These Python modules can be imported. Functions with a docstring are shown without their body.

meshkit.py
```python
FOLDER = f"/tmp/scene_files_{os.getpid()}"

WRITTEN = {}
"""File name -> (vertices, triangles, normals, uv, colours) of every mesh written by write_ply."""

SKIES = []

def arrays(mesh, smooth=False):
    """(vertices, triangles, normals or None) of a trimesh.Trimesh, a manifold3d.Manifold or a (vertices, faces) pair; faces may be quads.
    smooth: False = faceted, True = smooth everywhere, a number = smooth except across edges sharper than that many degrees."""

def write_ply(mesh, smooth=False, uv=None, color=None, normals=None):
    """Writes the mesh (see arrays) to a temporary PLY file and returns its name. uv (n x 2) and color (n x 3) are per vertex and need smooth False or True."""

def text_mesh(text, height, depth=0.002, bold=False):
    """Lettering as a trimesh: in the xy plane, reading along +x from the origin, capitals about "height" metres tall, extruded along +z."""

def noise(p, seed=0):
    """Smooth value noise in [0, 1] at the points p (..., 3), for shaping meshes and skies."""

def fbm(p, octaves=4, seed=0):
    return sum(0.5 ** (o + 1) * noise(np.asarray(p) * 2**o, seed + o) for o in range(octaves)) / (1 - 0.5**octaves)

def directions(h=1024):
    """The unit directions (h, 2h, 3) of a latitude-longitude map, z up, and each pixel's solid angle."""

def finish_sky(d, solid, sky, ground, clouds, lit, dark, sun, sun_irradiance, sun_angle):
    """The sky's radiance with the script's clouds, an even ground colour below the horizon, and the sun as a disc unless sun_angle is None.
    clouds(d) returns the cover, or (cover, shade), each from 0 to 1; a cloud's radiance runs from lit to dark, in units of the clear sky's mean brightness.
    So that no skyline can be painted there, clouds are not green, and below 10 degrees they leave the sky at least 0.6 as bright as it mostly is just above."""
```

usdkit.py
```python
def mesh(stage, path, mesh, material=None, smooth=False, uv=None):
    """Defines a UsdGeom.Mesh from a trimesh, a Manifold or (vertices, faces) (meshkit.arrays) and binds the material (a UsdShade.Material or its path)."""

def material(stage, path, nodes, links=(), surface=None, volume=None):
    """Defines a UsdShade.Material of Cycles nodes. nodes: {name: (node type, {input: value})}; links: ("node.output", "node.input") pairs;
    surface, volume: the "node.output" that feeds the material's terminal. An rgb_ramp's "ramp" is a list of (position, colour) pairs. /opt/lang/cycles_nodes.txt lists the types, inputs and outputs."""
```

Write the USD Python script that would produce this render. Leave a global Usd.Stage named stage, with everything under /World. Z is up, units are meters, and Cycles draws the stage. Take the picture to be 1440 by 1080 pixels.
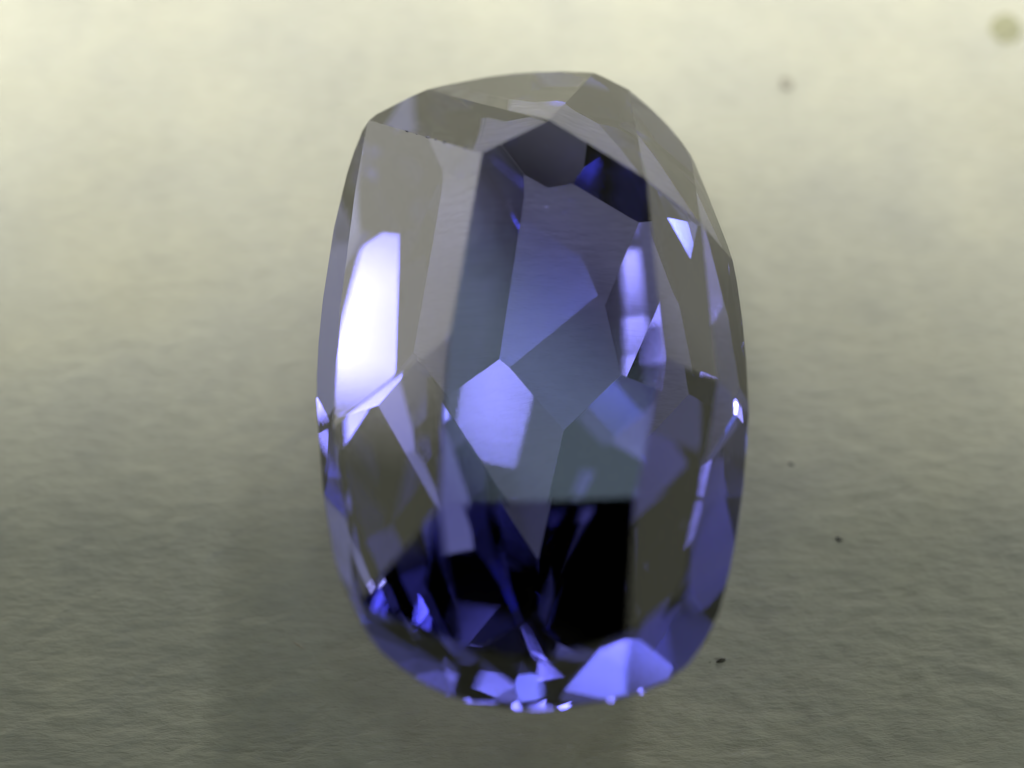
import math, random
import numpy as np, trimesh, usdkit, meshkit
from pxr import Usd, UsdGeom, UsdLux, UsdShade, Gf, Sdf, Vt

random.seed(5)
rng = np.random.default_rng(5)
MM = 0.001
stage = Usd.Stage.CreateInMemory()
UsdGeom.SetStageUpAxis(stage, UsdGeom.Tokens.z)
UsdGeom.SetStageMetersPerUnit(stage, 1.0)
UsdGeom.Xform.Define(stage, '/World')
UsdGeom.Scope.Define(stage, '/World/Looks')

# ------------------------------------------------------------------ camera, a macro lens close above the stone
EL = math.radians(70.0)
FWD = np.array([0, math.cos(EL), -math.sin(EL)])
TGT = np.array([0, 0, 4.0])
DIST, HFOV = 34.7, 32.0
CPOS = TGT - FWD * DIST
RIGHT = np.array([1.0, 0, 0])
UP = np.cross(RIGHT, FWD)
FOCUS, APERTURE = 36.2, 2.3            # mm
cam = UsdGeom.Camera.Define(stage, '/World/camera')
cam.CreateHorizontalApertureAttr(36.0)
cam.CreateVerticalApertureAttr(27.0)
FL = 18.0 / math.tan(math.radians(HFOV / 2))
cam.CreateFocalLengthAttr(FL)
cam.CreateFStopAttr(FL / APERTURE)
cam.CreateFocusDistanceAttr(FOCUS * MM)
cam.CreateClippingRangeAttr(Gf.Vec2f(0.0005, 20))
cam.CreateExposureAttr(0.22)
m = Gf.Matrix4d(*[float(v) for v in (*RIGHT, 0, *UP, 0, *(-FWD), 0, *(CPOS * MM), 1)])
cam.AddTransformOp().Set(m)

# ------------------------------------------------------------------ light: the room, and added panels fitted to the stone and paper
ZENITH, FAR_WALL, NEAR_WALL = (0.0202, 0.02, 0.026), (0.7402, 0.7628, 0.569), (0.5936, 0.6164, 0.4685)
dm = usdkit.material(stage, '/World/Looks/room_light', {
    'tc': ('texture_coordinate', {}), 'sep': ('separate_xyz', {}),
    'cl': ('clamp', {'min': 0.0, 'max': 1.0}),
    'yy': ('map_range', {'from_min': -1.0, 'from_max': 1.0, 'to_min': 0.0, 'to_max': 1.0}),
    'wl': ('mix', {'color1': NEAR_WALL, 'color2': FAR_WALL}),
    'mx': ('mix', {'color2': ZENITH}),
    'bg': ('background_shader', {'strength': 1.0})},
    [('tc.generated', 'sep.vector'), ('sep.z', 'cl.value'), ('sep.y', 'yy.value'), ('yy.result', 'wl.fac'), ('wl.color', 'mx.color1'),
     ('cl.result', 'mx.fac'), ('mx.color', 'bg.color')], surface='bg.background')
dome = UsdLux.DomeLight.Define(stage, '/World/room_ambient')
UsdShade.MaterialBindingAPI.Apply(dome.GetPrim()).Bind(dm)
LIGHT_PANELS = [
(72.72,22.81,0.0300,0.2923,0.5951,9.8758,-0.200),
(231.31,80.46,0.1883,0.2842,-0.8388,24.5325,-0.184),
(187.78,82.59,0.0419,0.4682,0.3822,6.6314,0.633),
(322.17,2.97,0.2872,0.1144,-0.1560,7.2483,0.658),
(231.86,24.27,0.0463,0.6075,-1.4685,24.5325,0.526),
(127.39,2.86,0.2053,0.6289,-1.5075,1.3712,-0.195),
(113.00,2.86,0.2905,0.0351,0.5378,1.7024,0.454),
(192.91,51.86,0.1512,0.3709,-0.5711,8.4534,-0.112),
(217.23,82.56,0.2710,0.2168,-2.1379,3.3828,-0.200),
(38.22,18.95,0.0554,0.6819,8.2931,0.5862,-0.200),
(116.61,53.90,0.0558,0.6809,0.4411,1.1748,1.000),
(60.02,37.78,0.0475,0.3133,-2.3659,3.5633,0.436),
]      # azimuth, elevation, half width and half height as tangents, roll, radiance, blueness
LD = 400.0
STONE_C = np.array([0.3, 0.3, 4.0])
for i, (az, el, hw, hh, roll, I, bl) in enumerate(LIGHT_PANELS):
    az, el = math.radians(az), math.radians(el)
    c = np.array([math.cos(el) * math.cos(az), math.cos(el) * math.sin(az), math.sin(el)])
    a = np.cross([0, 0, 1], c); a /= np.linalg.norm(a); b = np.cross(c, a)
    a, b = a * math.cos(roll) + b * math.sin(roll), b * math.cos(roll) - a * math.sin(roll)
    L = UsdLux.RectLight.Define(stage, '/World/fitted_light' + ('_%03d' % i if i else ''))  # unseen light panel, added and fitted to the stone's reflections and paper brightness
    L.CreateWidthAttr(2 * hw * LD * MM); L.CreateHeightAttr(2 * hh * LD * MM)
    L.CreateIntensityAttr(I)
    L.CreateColorAttr(Gf.Vec3f(1 - .45 * bl, 1 - .25 * bl, 1))
    p = (STONE_C + c * LD) * MM
    L.AddTransformOp().Set(Gf.Matrix4d(*[float(v) for v in (*a, 0, *b, 0, *c, 0, *p, 1)]))

# ------------------------------------------------------------------ helpers
taken = {}
def numbered(path):
    n = taken.get(path, 0); taken[path] = n + 1
    return path + ('_%03d' % n if n else '')
def obj(name, mesh, mat, parent='/World', smooth=False):
    path = numbered(parent + '/' + name)
    usdkit.mesh(stage, path, mesh, mat, smooth=smooth)
    return stage.GetPrimAtPath(path)
def tag(p, **kw):
    for k, v in kw.items(): p.SetCustomDataByKey(k, v)
    return p
def ray(px, py):
    t = math.tan(math.radians(HFOV / 2))
    d = (px - 720) / 720 * t * RIGHT - (py - 540) / 720 * t * UP + FWD
    return d / np.linalg.norm(d)
def on_paper(px, py):
    d = ray(px, py); return CPOS - d * (CPOS[2] / d[2])

# ------------------------------------------------------------------ paper
def relief(x, y):
    """Height of the wrinkled sheet in mm: long shallow crinkles lying mostly across, and a finer tooth."""
    x, y = np.asarray(x, float), np.asarray(y, float)
    f = meshkit.fbm
    z0 = np.zeros_like(x)
    wx = x + 1.2 * (f(np.stack([x * .5, y * .5, z0 + 3], -1), 3, 1) - .5)
    wy = y + 1.0 * (f(np.stack([x * .45, y * .6, z0 + 9], -1), 3, 2) - .5)
    r1 = 1 - np.abs(2 * f(np.stack([wx * .55 + 40, wy * 1.9 + 40, z0], -1), 3, 3) - 1)
    r2 = f(np.stack([wx * 1.6 + 70, wy * 4.2 + 20, z0], -1), 3, 4)
    r3 = f(np.stack([x * .16 + 10, y * .2 + 10, z0], -1), 3, 5)
    r4 = f(np.stack([wx * 2.2 + 11, wy * 8.5 + 5, z0], -1), 2, 6)
    fade = np.exp(-((x / 24) ** 2 + ((y - 4) / 28) ** 2) ** 2)
    return fade * (.036 * (r1 - .8) + .060 * (r2 - .5) + .045 * (r4 - .5)) + .12 * fade * (r3 - .5)
ax_ = lambda lo, hi, s: np.concatenate([-np.geomspace(500, -lo + .8, 14), np.arange(lo, hi + 1e-6, s), np.geomspace(hi + .8, 500, 14)])
gx, gy = ax_(-17, 17, .085), ax_(-14, 20, .085)
X, Y = np.meshgrid(gx, gy)
Z = relief(X, Y)
foot = 1 / (1 + np.exp(-((((X - .3) / 4.4) ** 2 + ((Y - .3) / 6.6) ** 2) - 1) * 6))
Z = Z * (.15 + .85 * foot) - .06
nx, ny = len(gx), len(gy)
i = np.arange(nx * ny).reshape(ny, nx)
quads = np.stack([i[:-1, :-1], i[:-1, 1:], i[1:, 1:], i[1:, :-1]], -1).reshape(-1, 4)
ALB = np.array((0.3062, 0.3077, 0.2526)) * (1.07, 1.06, 1.03)
PAPER_A, PAPER_B, PAPER_C = tuple(ALB * 1.06), tuple(ALB * .93), tuple(ALB * (1.02, .98, .80))
pm = usdkit.material(stage, '/World/Looks/cream_paper', {
    'geo': ('geometry', {}),
    'n1': ('noise_texture', {'scale': 260.0, 'detail': 6.0, 'roughness': .62}),
    'n2': ('noise_texture', {'scale': 95.0, 'detail': 2.0}),
    'mp': ('mapping', {'scale': (2100.0, 5600.0, 2100.0)}),
    'n3': ('noise_texture', {'scale': 1.0, 'detail': 4.0, 'roughness': .6}),
    'r1': ('rgb_ramp', {'ramp': [(.32, tuple(ALB * (1.10, 1.09, 1.06))), (.5, tuple(ALB)), (.7, tuple(ALB * (.88, .885, .92)))]}),
    'r2': ('map_range', {'from_min': .58, 'from_max': .78, 'to_min': 0.0, 'to_max': .5, 'clamp': True}),
    'mx': ('mix', {'color2': PAPER_C}),
    'n4': ('noise_texture', {'scale': 60.0, 'detail': 3.0, 'roughness': .5}), 'r4': ('map_range', {'from_min': .3, 'from_max': .7, 'to_min': .83, 'to_max': 1.14, 'clamp': True}),
    'n5': ('noise_texture', {'scale': 1.0, 'detail': 3.0, 'roughness': .65}), 'r5': ('map_range', {'from_min': .3, 'from_max': .7, 'to_min': .94, 'to_max': 1.06, 'clamp': True}),
    'm4': ('math', {'math_type': 'multiply'}), 'm5': ('mix', {'mix_type': 'multiply', 'fac': 1.0}),
    'b': ('bump', {'strength': .9, 'distance': .00006}),
    'p': ('principled_bsdf', {'roughness': .62, 'specular_ior_level': .3})},
    [('geo.position', 'n1.vector'), ('geo.position', 'n2.vector'), ('geo.position', 'mp.vector'), ('mp.vector', 'n3.vector'),
     ('n1.fac', 'r1.fac'), ('n2.fac', 'r2.value'), ('r2.result', 'mx.fac'), ('r1.color', 'mx.color1'), ('geo.position', 'n4.vector'), ('mp.vector', 'n5.vector'), ('n4.fac', 'r4.value'), ('n5.fac', 'r5.value'), ('r4.result', 'm4.value1'), ('r5.result', 'm4.value2'),
     ('mx.color', 'm5.color1'), ('m4.value', 'm5.color2'), ('m5.color', 'p.base_color'),
     ('n3.fac', 'b.height'), ('b.normal', 'p.normal')], surface='p.BSDF')
tag(obj('paper', (np.stack([X, Y, Z], -1).reshape(-1, 3) * MM, quads), pm, smooth=True),
    label='cream wrinkled paper sheet under the violet stone', category='paper', kind='structure')

# ------------------------------------------------------------------ the stone: every facet is cut by its own plane
PLANES = np.array([
(0.017499,-0.013632,0.999754,5.65132), (-0.295572,0.512808,0.806018,6.89451), (-0.277484,0.514323,0.811465,6.92013),
(-0.084585,0.689815,0.719027,7.38510), (0.371089,0.524668,0.766170,7.18452), (0.644244,0.442924,0.623512,6.78557),
(0.556663,0.022758,0.830427,6.22239), (0.532782,-0.128699,0.836409,6.20173), (0.838475,0.309618,0.448439,6.23466),
(0.858206,0.046367,0.511208,5.82895), (0.864714,0.031201,0.501294,5.80771), (0.833265,-0.176782,0.523848,5.85399),
(0.531333,-0.142749,0.835050,6.22719), (0.833048,-0.210222,0.511701,5.88117), (0.834048,-0.233103,0.500027,5.92443),
(0.703275,-0.525007,0.479346,6.70127), (0.024584,-0.131126,0.991061,5.94122), (0.256698,-0.904184,0.341406,7.02871),
(-0.153097,-0.927907,0.339927,6.94717), (0.339243,-0.878851,0.335463,7.03445), (-0.465641,-0.833653,0.296987,6.51722),
(-0.314845,-0.169362,0.933911,6.17466), (-0.478423,-0.121986,0.869615,5.89035), (-0.552184,-0.783046,0.286238,6.35755),
(-0.886661,-0.447800,0.115357,4.99953), (-0.584617,0.018582,0.811096,5.28887), (-0.887428,-0.097415,0.450534,4.97896),
(-0.892483,-0.085986,0.442810,4.95046), (-0.804231,0.065969,0.590644,5.10362), (-0.800826,0.079674,0.593574,5.12532),
(-0.777594,0.090188,0.622265,5.17294), (-0.788652,0.106765,0.605499,5.21822), (-0.606723,0.085044,0.790351,5.22196),
(-0.129258,-0.991611,0.000000,6.13666), (0.187040,-0.982352,0.000000,6.25064), (0.374205,-0.927346,0.000000,6.31842),
(0.803229,-0.595670,0.000000,5.84537), (0.961019,-0.276484,0.000000,4.98172), (0.986496,-0.163787,0.000000,4.72897),
(0.994834,-0.101513,0.000000,4.65112), (0.999938,-0.011164,0.000000,4.62915), (0.995078,0.099100,0.000000,4.72636),
(0.967535,0.252736,0.000000,5.02533), (0.958544,0.284944,0.000000,5.13199), (0.813306,0.581836,0.000000,6.21110),
(0.499875,0.866098,0.000000,7.01469), (0.431743,0.901997,0.000000,7.09133), (0.220925,0.975291,0.000000,7.24418),
(-0.044698,0.999001,0.000000,7.21655), (-0.319655,0.947534,0.000000,6.92716), (-0.513958,0.857816,0.000000,6.67613),
(-0.918155,0.396222,0.000000,5.13187), (-0.980430,0.196867,0.000000,4.32089), (-0.994284,0.106772,0.000000,4.03768),
(-0.999996,-0.002954,0.000000,3.87690), (-0.993705,-0.112029,0.000000,3.85660), (-0.980390,-0.197067,0.000000,3.97684),
(-0.900139,-0.435603,0.000000,4.57299), (-0.616193,-0.787595,0.000000,5.55277), (-0.449895,-0.893082,0.000000,5.83670),
(0.395639,0.661698,-0.636887,3.46160), (-0.446534,-0.332548,-0.830674,0.07209), (0.781347,0.372834,-0.500491,3.44613),
(0.653625,0.500485,-0.567705,3.49002), (0.362245,0.748165,-0.555902,4.15502), (0.962435,0.095369,-0.254212,3.72047),
(0.863357,-0.008311,-0.504525,2.29281), (0.515368,0.520131,-0.681072,2.87045), (0.390553,0.230835,-0.891170,1.25100),
(-0.080774,-0.801049,-0.593124,2.97943), (-0.059135,-0.538151,-0.840771,1.24534), (0.808150,0.537706,-0.240347,5.49510),
(0.129611,-0.633462,-0.762841,1.73677), (0.575304,0.115293,-0.809773,1.33374), (-0.054253,0.062829,-0.996549,0.06288),
(-0.568050,0.128216,-0.812945,0.29527), (-0.299463,-0.245562,-0.921966,-0.19551), (0.369830,-0.366156,-0.853906,0.52271),
(0.698400,0.700830,-0.145170,6.15764), (-0.091020,0.162951,-0.982427,0.52380), (0.816280,0.407494,-0.409434,5.02875),
(0.600433,0.095924,-0.793901,1.37870), (0.267748,0.704203,-0.657578,3.47633), (0.391279,0.286710,-0.874470,1.48936),
(0.151944,-0.978932,-0.136404,5.73733), (-0.161518,-0.632925,-0.757178,1.52705), (-0.390426,-0.823817,-0.410966,4.05083),
(-0.071718,-0.612989,-0.786830,1.42713), (0.730109,-0.055882,-0.681042,1.89216), (0.000000,0.000000,-1.000000,0.00000),
(-0.293737,-0.955886,0.000000,6.02611), (0.029260,-0.999572,0.000000,6.20922), (0.281967,-0.959424,0.000000,6.28452),
(0.611629,-0.791145,0.000000,6.24859), (0.896444,-0.443156,0.000000,5.44637), (0.975386,-0.220504,0.000000,4.84203),
(0.999030,0.044035,0.000000,4.66120), (0.984308,0.176456,0.000000,4.85556), (0.898276,0.439432,0.000000,5.70519),
(0.671798,0.740735,0.000000,6.71799), (0.328385,0.944544,0.000000,7.18983), (0.088907,0.996040,0.000000,7.25971),
(-0.183985,0.982929,0.000000,7.10240), (-0.419214,0.907888,0.000000,6.80031), (-0.752332,0.658784,0.000000,6.13310),
(-0.954511,0.298175,0.000000,4.72606), (-0.998648,0.051987,0.000000,3.93798), (-0.998341,-0.057578,0.000000,3.84738),
(-0.947799,-0.318870,0.000000,4.25895), (-0.778325,-0.627861,0.000000,5.13259), (-0.535647,-0.844442,0.000000,5.69519),
])   # outward normal and distance in mm
NFRONT = 33
def clip_poly(poly, n, h):
    out = []
    s = poly @ n - h
    for k in range(len(poly)):
        a, b, sa, sb = poly[k], poly[(k + 1) % len(poly)], s[k], s[(k + 1) % len(poly)]
        if sa <= 0: out.append(a)
        if (sa < 0 < sb) or (sb < 0 < sa): out.append(a + (b - a) * (sa / (sa - sb)))
    return np.array(out)
def facets(planes):
    res = []
    for k, (nx_, ny_, nz_, h) in enumerate(planes):
        n = np.array([nx_, ny_, nz_]); n = n / np.linalg.norm(n)
        a = np.cross(n, [1, 0, 0] if abs(n[0]) < .9 else [0, 1, 0]); a /= np.linalg.norm(a); b = np.cross(n, a)
        poly = n * h + 60 * np.array([-a - b, a - b, a + b, -a + b])
        for j, q in enumerate(planes):
            if j != k:
                poly = clip_poly(poly, q[:3] / np.linalg.norm(q[:3]), q[3])
                if len(poly) < 3: break
        if len(poly) >= 3:
            res.append((k, n, poly))
    return res
def weld(fs, tol=2e-5):
    """One shared list of corners, so that neighbouring facets meet without a gap."""
    from scipy.spatial import cKDTree
    allp = np.vstack([p for _, _, p in fs])
    tree = cKDTree(allp); ids = -np.ones(len(allp), int)
    for k in range(len(allp)):
        if ids[k] < 0: 
            for q in tree.query_ball_point(allp[k], tol):
                if ids[q] < 0: ids[q] = k
    out, at = [], 0
    for k, n, p in fs:
        idx = ids[at:at + len(p)]; at += len(p)
        keep = [v for j, v in enumerate(idx) if v != idx[j - 1]]
        if len(keep) >= 3: out.append((k, n, allp[keep]))
    return out
FACETS = weld(facets(PLANES))
SIGMA = np.array((0.1691, 0.1601, 0.07)) * (1.03, 1.08, .92)      # absorption per mm
IOR = 1.75
gm = usdkit.material(stage, '/World/Looks/polished_stone', {'g': ('glass_bsdf', {'color': (1, 1, 1), 'roughness': 0.0, 'IOR': IOR})}, [], surface='g.BSDF')
dens = float(SIGMA.max()) * 1.02
bm = usdkit.material(stage, '/World/Looks/violet_body', {'a': ('absorption_volume', {'color': tuple((1 - SIGMA / dens).tolist()), 'density': dens * 1000})}, [], volume='a.volume')
gem = UsdGeom.Xform.Define(stage, '/World/gemstone')
base = np.array([0.3, 0.3, 0.0])
gem.AddTranslateOp().Set(Gf.Vec3d(*(base * MM)))
tag(gem.GetPrim(), label='violet blue cushion cut gemstone lying face up on cream wrinkled paper', category='gemstone')
def fan(p): return np.array([[0, j, j + 1] for j in range(1, len(p) - 1)])
body_v, body_f, at = [], [], 0
for k, n, p in FACETS:
    q = (p - base) * MM
    name = 'table_facet' if k == 0 else 'crown_facet' if k < NFRONT else 'girdle_facet' if abs(n[2]) < .2 else 'culet_facet' if n[2] < -.99 else 'pavilion_facet'
    f = obj(name, (q, fan(q)), gm, '/World/gemstone')
    body_v.append(q); body_f.append(fan(q) + at); at += len(q)
bmesh = trimesh.Trimesh(np.vstack(body_v), np.vstack(body_f), process=False); bmesh.merge_vertices(digits_vertex=9)
c_ = np.array([0, 0, 2.6 * MM]); bmesh.vertices = c_ + (bmesh.vertices - c_) * .999
obj('stone_body', bmesh, bm, '/World/gemstone')

# small nicks along the worn edge at the far left of the crown: the longest edge that the left flank shares with the facets beyond it
corner = {}
for k, n, p in FACETS: corner[k] = p
def shared(a, b):
    return [v for v in corner[a] if np.min(np.linalg.norm(corner[b] - v, axis=1)) < 1e-4]
flank = NFRONT - 1
edges = [(np.linalg.norm(e[0] - e[1]), e, k) for k in (1, 2) if k in corner and flank in corner for e in [shared(k, flank)] if len(e) == 2]
if edges:
    _, e, k = max(edges, key=lambda q: q[0])
    e = sorted(e, key=lambda v: v[0])
    nickm = usdkit.material(stage, '/World/Looks/chipped_stone', {'n': ('noise_texture', {'scale': 6000.0}), 'geo': ('geometry', {}), 'r': ('rgb_ramp', {'ramp': [(.3, (.02, .02, .035)), (.75, (.10, .10, .13))]}),
        'p': ('principled_bsdf', {'roughness': .5})}, [('geo.position', 'n.vector'), ('n.fac', 'r.fac'), ('r.color', 'p.base_color')], surface='p.BSDF')
    for j, (t_, s_) in enumerate(((.36, .035), (.45, .025), (.55, .05), (.62, .03), (.70, .04), (.79, .028), (.88, .035))):
        c = e[0] + (e[1] - e[0]) * t_
        b = trimesh.creation.icosphere(2, 1.0); v = np.array(b.vertices)
        v *= (1 + .7 * (meshkit.fbm(v * 1.8 + j * 5, 3, j) - .5))[:, None]
        u = (e[1] - e[0]) / np.linalg.norm(e[1] - e[0])
        v = v * s_ * .55 + np.outer(v @ u, u) * s_ * .9
        b.vertices = (c - base + v) * MM
        q = obj('edge_nick', b, nickm, '/World/gemstone', smooth=40)
        q.SetCustomDataByKey('label', 'dark nick in the worn far left edge of the stone')

# ------------------------------------------------------------------ the camera that hangs over the stone (it darkens the near paper and shows in the facets)
HX, HY, CX, CY = np.array((47.7224, 34.7124, -30.9738, -22.5469)) + (0, 2.8, 0, -1.4)     # half width, half height, and centre relative to the lens, mm
def rounded_slab(hx, hy, z0, z1, r, cham):
    from shapely.geometry import box as sbox
    import manifold3d as m3
    pts = []
    for zz, ins in ((z0, cham), (z0 + cham, 0), (z1 - cham, 0), (z1, cham)):
        g = sbox(-hx + r, -hy + r, hx - r, hy - r).buffer(r - ins, quad_segs=8)
        pts += [(x, y, zz) for x, y in g.exterior.coords[:-1]]
    return trimesh.convex.convex_hull(np.array(pts))
black = usdkit.material(stage, '/World/Looks/black_plastic', {'n': ('noise_texture', {'scale': 900.0}), 'b': ('bump', {'strength': .2, 'distance': .0001}),
    'p': ('principled_bsdf', {'base_color': (.006, .006, .0065), 'roughness': .9, 'specular_ior_level': 0.0})}, [('n.fac', 'b.height'), ('b.normal', 'p.normal')], surface='p.BSDF')
lens = usdkit.material(stage, '/World/Looks/lens_ring', {'p': ('principled_bsdf', {'base_color': (.02, .02, .022), 'roughness': .35})}, [], surface='p.BSDF')
cb = UsdGeom.Xform.Define(stage, '/World/camera_body')
cb.AddTransformOp().Set(Gf.Matrix4d(*[float(v) for v in (*RIGHT, 0, *UP, 0, *(-FWD), 0, *(CPOS * MM), 1)]))
tag(cb.GetPrim(), label='black camera body hovering over the stone, its lens facing down', category='camera')
s = rounded_slab(HX, HY, .3, 9, 5, .5); s.apply_translation([CX, CY, 0]); s.apply_scale(MM)
obj('body', s, black, '/World/camera_body')
ring = trimesh.creation.annulus(4.2, 6.0, .3, sections=48); ring.apply_translation([0, 0, .17]); ring.apply_scale(MM)
obj('lens_ring', ring, lens, '/World/camera_body')

# ------------------------------------------------------------------ specks of dirt on the paper
def dirt(px, py, size, col, label, name='dirt_speck', flat=.5, stretch=(1, 1), turn=0.0, seed=0, pieces=1):
    r_ = np.random.default_rng(seed)
    mm_ = usdkit.material(stage, numbered('/World/Looks/dirt'), {'n': ('noise_texture', {'scale': 9000.0}), 'r': ('rgb_ramp', {'ramp': [(.3, tuple(np.array(col) * .7)), (.7, tuple(np.array(col) * 1.3))]}),
        'geo': ('geometry', {}), 'p': ('principled_bsdf', {'roughness': .85})}, [('geo.position', 'n.vector'), ('n.fac', 'r.fac'), ('r.color', 'p.base_color')], surface='p.BSDF')
    parts = []
    for k in range(pieces):
        b = trimesh.creation.icosphere(2, 1.0); v = np.array(b.vertices)
        v *= (1 + .55 * (meshkit.fbm(v * 1.6 + 20 + seed * 3 + k, 3, seed + k) - .5))[:, None]
        s_ = size * (1 if k == 0 else r_.uniform(.3, .6))
        v = v * [s_ * stretch[0], s_ * stretch[1], s_ * flat]
        if k: v[:, :2] += r_.normal(size=2) * size * 1.6
        v[:, 2] += s_ * flat * .55
        b.vertices = v; parts.append(b)
    b = trimesh.util.concatenate(parts); v = b.vertices.copy()
    c, s2 = math.cos(turn), math.sin(turn)
    v[:, :2] = v[:, :2] @ np.array([[c, s2], [-s2, c]])
    b.vertices = v * MM
    p = on_paper(px, py); zz = float(relief(np.array([p[0]]), np.array([p[1]]))[0]) - .06
    path = numbered('/World/' + name)
    usdkit.mesh(stage, path, b, mm_, smooth=40)
    UsdGeom.Xformable(stage.GetPrimAtPath(path)).AddTranslateOp().Set(Gf.Vec3d(p[0] * MM, p[1] * MM, zz * MM))
    tag(stage.GetPrimAtPath(path), label=label, category='speck' if name == 'dirt_speck' else 'fibre' if name == 'paper_fibre' else 'spot')
dirt(1180, 757, .05, (.04, .039, .037), 'tiny black speck of dirt on the paper well to the right of the stone', stretch=(1.3, .8), turn=-.6, seed=1, pieces=2)
dirt(1114, 652, .045, (.10, .10, .095), 'faint grey speck on the paper beside the right edge of the stone', stretch=(1.5, .7), turn=-.7, seed=2, pieces=2)
dirt(1015, 928, .06, (.035, .032, .022), 'dark brown speck on the paper by the lower right corner of the stone', stretch=(1.7, .7), turn=.3, seed=3, pieces=2)
dirt(1106, 117, .16, (.20, .19, .15), 'small blurred brown speck on the paper right of the far end of the stone', seed=4, flat=.25)
dirt(1415, 38, .36, (.20, .20, .12), 'large blurred olive spot in the far right corner of the paper', 'dirt_spot', seed=5, flat=.12)
dirt(420, 907, .13, (.34, .30, .23), 'short raised tan fibre on the paper left of the near end of the stone', 'paper_fibre', flat=.16, stretch=(1.1, .13), turn=-.55, seed=6)
